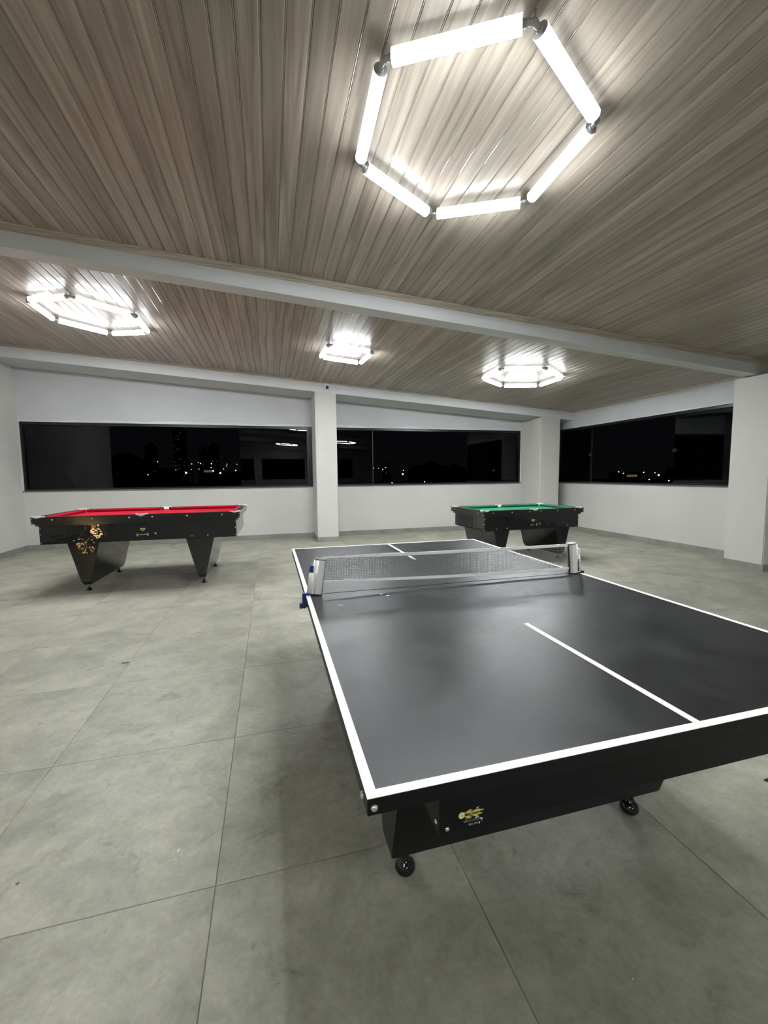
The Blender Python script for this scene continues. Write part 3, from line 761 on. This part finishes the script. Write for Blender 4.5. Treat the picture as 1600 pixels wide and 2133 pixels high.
scrap('paper_scrap', -.945, 1.726, .0002, .004, M_ink, 'small dark crumb on the floor at the left edge', 'litter', 6, 1.6, .7)
scrap('paper_scrap', .979, .885, .0002, .0022, M_worn, 'tiny white crumb on the floor in front of the black table', 'litter', 7, 1.2)
scrap('paper_scrap', 2.262, 1.358, .0002, .016, M_ink, 'dark scrap on the floor at the right picture edge', 'litter', 8, 1.5)

# ------------------------------------------------------------------ invented warm glows out of frame, added for the reflection in the red table's side
M_warm = emit('warm_reflection_glow', (1.0, .60, .24), 26)
ln = thing('added_reflection_glow', 'added warm glow shapes out of frame, mirrored in the red billiard table', 'added glow', (-3.57, 2.93, 0))
bm = bmesh.new(); lathe(bm, [(0, 0), (.14, 0), (.14, .012), (.02, .02), (.010, .04), (.010, .74), (0, .74)], 20); obj('stand', bm, M_blackpl, ln)
for k, (wx, zz, rx, rz_) in enumerate(((-3.63, .69, .085, .014), (-3.72, .63, .030, .012), (-3.49, .57, .095, .022), (-3.47, .44, .070, .050), (-3.42, .40, .030, .045), (-3.70, .20, .040, .012), (-3.70, .10, .020, .018), (-3.55, .10, .012, .034))):
    dx = wx + 3.57; bm = bmesh.new()
    lathe(bm, [(0, -1), (.55, -.83), (.9, -.4), (1, 0), (.9, .4), (.55, .83), (0, 1)], 14)
    for v in bm.verts: v.co = Vector((dx + v.co.x * rx, .05 + v.co.y * .03, zz + v.co.z * rz_ + v.co.x * rz_ * .4))
    obj('reflection_blob', bm, M_warm, ln)
    bm = bmesh.new(); cyl(bm, (0, 0, zz), (dx, .03, zz), .005, n=6); obj('arm', bm, M_blackpl, ln)

# ------------------------------------------------------------------ the town at night outside
M_ground = mat('dark_ground', (.02, .021, .02), 1.0, spec=.05); M_bld = mat('dark_facade', (.035, .035, .04), .9, spec=.1); M_fol = mat('dark_foliage', (.012, .02, .012), 1, spec=.05)
gr = struct(boxobj('ground', (-220, 260, 14, 320, -4.2, -4.0), M_ground))
M_lampw = emit('street_lamp_white', (1, .95, .82), 6.0); M_lampy = emit('street_lamp_warm', (1, .80, .5), 7.0); M_lit = emit('lit_window', (.55, .62, .9), .035); M_lit2 = emit('lit_window_warm', (1, .8, .5), .09)
LAMPS = [(-16.1, 69.9, 3.71, .09), (-15.8, 63.2, 1.77, .082), (-15.3, 78.3, 2.6, .075), (-11.7, 66.7, 2.01, .191), (-10.2, 62.5, 3.17, .079), (-11.5, 79.2, 3.69, .1), (-15.7, 104.7, 4.63, .086), (-12.2, 99.2, 4.2, .157), (-12.1, 97.5, 3.33, .123), (-11.5, 70.1, 2.54, .071), (-12.8, 85.9, 2.86, .082), (-8.8, 73.3, 2.33, .139), (-7.2, 68.2, 1.94, .172), (-5.9, 65.0, 3.19, .074), (-6.5, 70.4, 3.05, .066), (-10.4, 105.9, 3.14, .1), (-7.4, 101.2, 2.72, .159), (-7.0, 100.1, 4.1, .075), (-7.0, 99.8, 1.85, .125), (-2.1, 69.6, 1.82, .065), (17.9, 73.3, 2.59, .071), (22.7, 88.5, 2.81, .074), (24.9, 93.3, 2.65, .121), (27.2, 99.1, 3.13, .129), (31.7, 99.0, 2.4, .117), (19.5, 61.3, 1.5, .161), (32.5, 84.2, 2.49, .113), (40.5, 84.3, 2.37, .147), (13.3, 45.8, .53, .075), (16.3, 43.4, .63, .058), (52.7, 92.8, 2.16, .107), (70.6, 75.3, 1.33, .104), (60.8, 62.7, 1.49, .12), (52.7, 53.4, 1.26, .103), (76.7, 72.4, 1.34, .119), (65.6, 59.6, 1.26, .083), (77.5, 69.5, .75, .228), (77.2, 67.3, 1.22, .154), (37.6, 34.8, .67, .064), (38.9, 33.7, .55, .077)]
ORD = 'first second third fourth fifth sixth seventh eighth ninth tenth eleventh twelfth thirteenth fourteenth fifteenth sixteenth seventeenth eighteenth nineteenth twentieth'.split()
def rank(k):
    grp = range(0, 20) if k < 20 else (range(20, 31) if k < 31 else range(31, 40))
    return ORD[sorted(grp, key=lambda i: LAMPS[i][0] / LAMPS[i][1]).index(k)]
for k, (x, y, z, s) in enumerate(LAMPS):
    where = 'left back window' if k < 20 else ('right back window' if k < 31 else 'side window on the right')
    big = s > .15; s *= .72
    lab = ('brightest warm street lamp seen through the ' + where) if k in (3, 25, 36) else ('small distant street lamp, ' + rank(k) + ' from the left beyond the ' + where)
    t = thing('street_lamp', lab, 'street lamp', (x, y, -4), 0, 'street lamps beyond the ' + where)
    bm = bmesh.new(); cyl(bm, (0, 0, 0), (0, 0, z + 4 - s * .5), .05, n=6); obj('pole', bm, M_bld, t)
    bm = bmesh.new(); zc = z + 4; lathe(bm, [(0, zc - s), (s * .75, zc - s * .6), (s, zc), (s * .7, zc + s * .6), (0, zc + s)], 8); obj('lamp_head', bm, M_lampy if k % 3 == 0 else M_lampw, t)
def tower(x, y, w_, d_, h, label, cols, frac, seed, strong):
    rr = random.Random(seed); t = thing('apartment_tower', label, 'building', (x, y, -4))
    bm = bmesh.new(); bx(bm, -w_ / 2, w_ / 2, 0, d_, 0, h); bx(bm, -w_ * .2, w_ * .2, d_ * .3, d_ * .6, h, h + 1.2); obj('facade', bm, M_bld, t)
    fl_ = int(h / 1.1)
    m1 = mesh((lambda b: (bx(b, -.16, .16, -.05, 0, 0, .38), b)[1])(bmesh.new()), 'window', strong)
    for f in range(2, fl_):
        for c in range(cols):
            if rr.random() < frac: link('window', m1, t, (-w_ / 2 + (c + .5) * w_ / cols, 0, f * 1.1 + .3))
tower(-29.6, 158, 3.6, 4, 21.6, 'tall dark tower with scattered dim windows beyond the left back window', 5, .34, 1, M_lit)
tower(-17.7, 150, 2.6, 4, 15.6, 'middle dark tower behind the street lamps beyond the left back window', 4, .16, 2, M_lit)
tower(-20.9, 152, 3.0, 4, 14.2, 'lower dark tower left of the middle tower, beyond the left back window', 4, .06, 3, M_lit)
tower(-35.9, 147, 2.8, 4, 15.2, 'dark tower at the left among faint windows beyond the left back window', 4, .20, 4, M_lit)
tower(42.0, 150, 2.6, 4, 8.6, 'slim lit block on the horizon beyond the right back window', 2, .25, 5, M_lit2)
def hall(x, y, w_, z0, z1, label):
    t = thing('low_building', label, 'building', (x, y, -4))
    bm = bmesh.new(); bx(bm, -w_, w_, .1, 3, 0, 4 + z1 + .4); obj('facade', bm, M_bld, t)
    bm = bmesh.new(); bx(bm, -w_ * .6, w_ * .6, 0, .1, 4 + z0, 4 + z1); obj('lit_opening', bm, M_lit2, t)
hall(-10.0, 77, 1.2, 2.15, 2.5, 'low hall with a faint lit front beyond the left back window')
hall(54.5, 53.5, 1.6, .7, 1.05, 'low hall with a faint lit front beyond the side window')
# tree masses: displaced blobs, each its own crown and trunk
def tree(x, y, h, w_, seed, label):
    rr = random.Random(seed); t = thing('tree', label, 'tree', (x, y, -4), 0, None)
    bm = bmesh.new(); cyl(bm, (0, 0, 0), (0, 0, h * .5), .25, .15, n=8); obj('trunk', bm, M_bld, t)
    bm = bmesh.new()
    for q in range(9):
        c = Vector((rr.uniform(-.35, .35) * w_, rr.uniform(-.3, .3) * w_, h * rr.uniform(.45, .8))); r_ = w_ * rr.uniform(.22, .34)
        res = bmesh.ops.create_icosphere(bm, subdivisions=2, radius=r_, matrix=Matrix.Translation(c))
        for v in res['verts']: v.co += (v.co - c).normalized() * rr.uniform(-.25, .25) * r_
    obj('crown', bm, M_fol, t)
for k, (x, y, h, w_, lab) in enumerate(((-24, 75, 9.0, 9, 'dark tree mass at the left part of the left back window'), (-18, 82, 6.6, 7, 'dark rounded tree below the tall tower'), (-5.2, 60, 6.2, 4.5, 'dark tree next to the street lamps right of the low hall'), (-8, 50, 4.8, 5, 'dark tree in front of the lamps in the left back window'),
                                        (28, 72, 6.2, 9, 'dark tree under the lamps in the right back window'), (38, 80, 6.6, 7, 'dark tree at the right of the right back window'), (60, 50, 5.0, 8, 'dark tree beyond the side window on the right'))):
    tree(x, y, h, w_, 20 + k, lab)
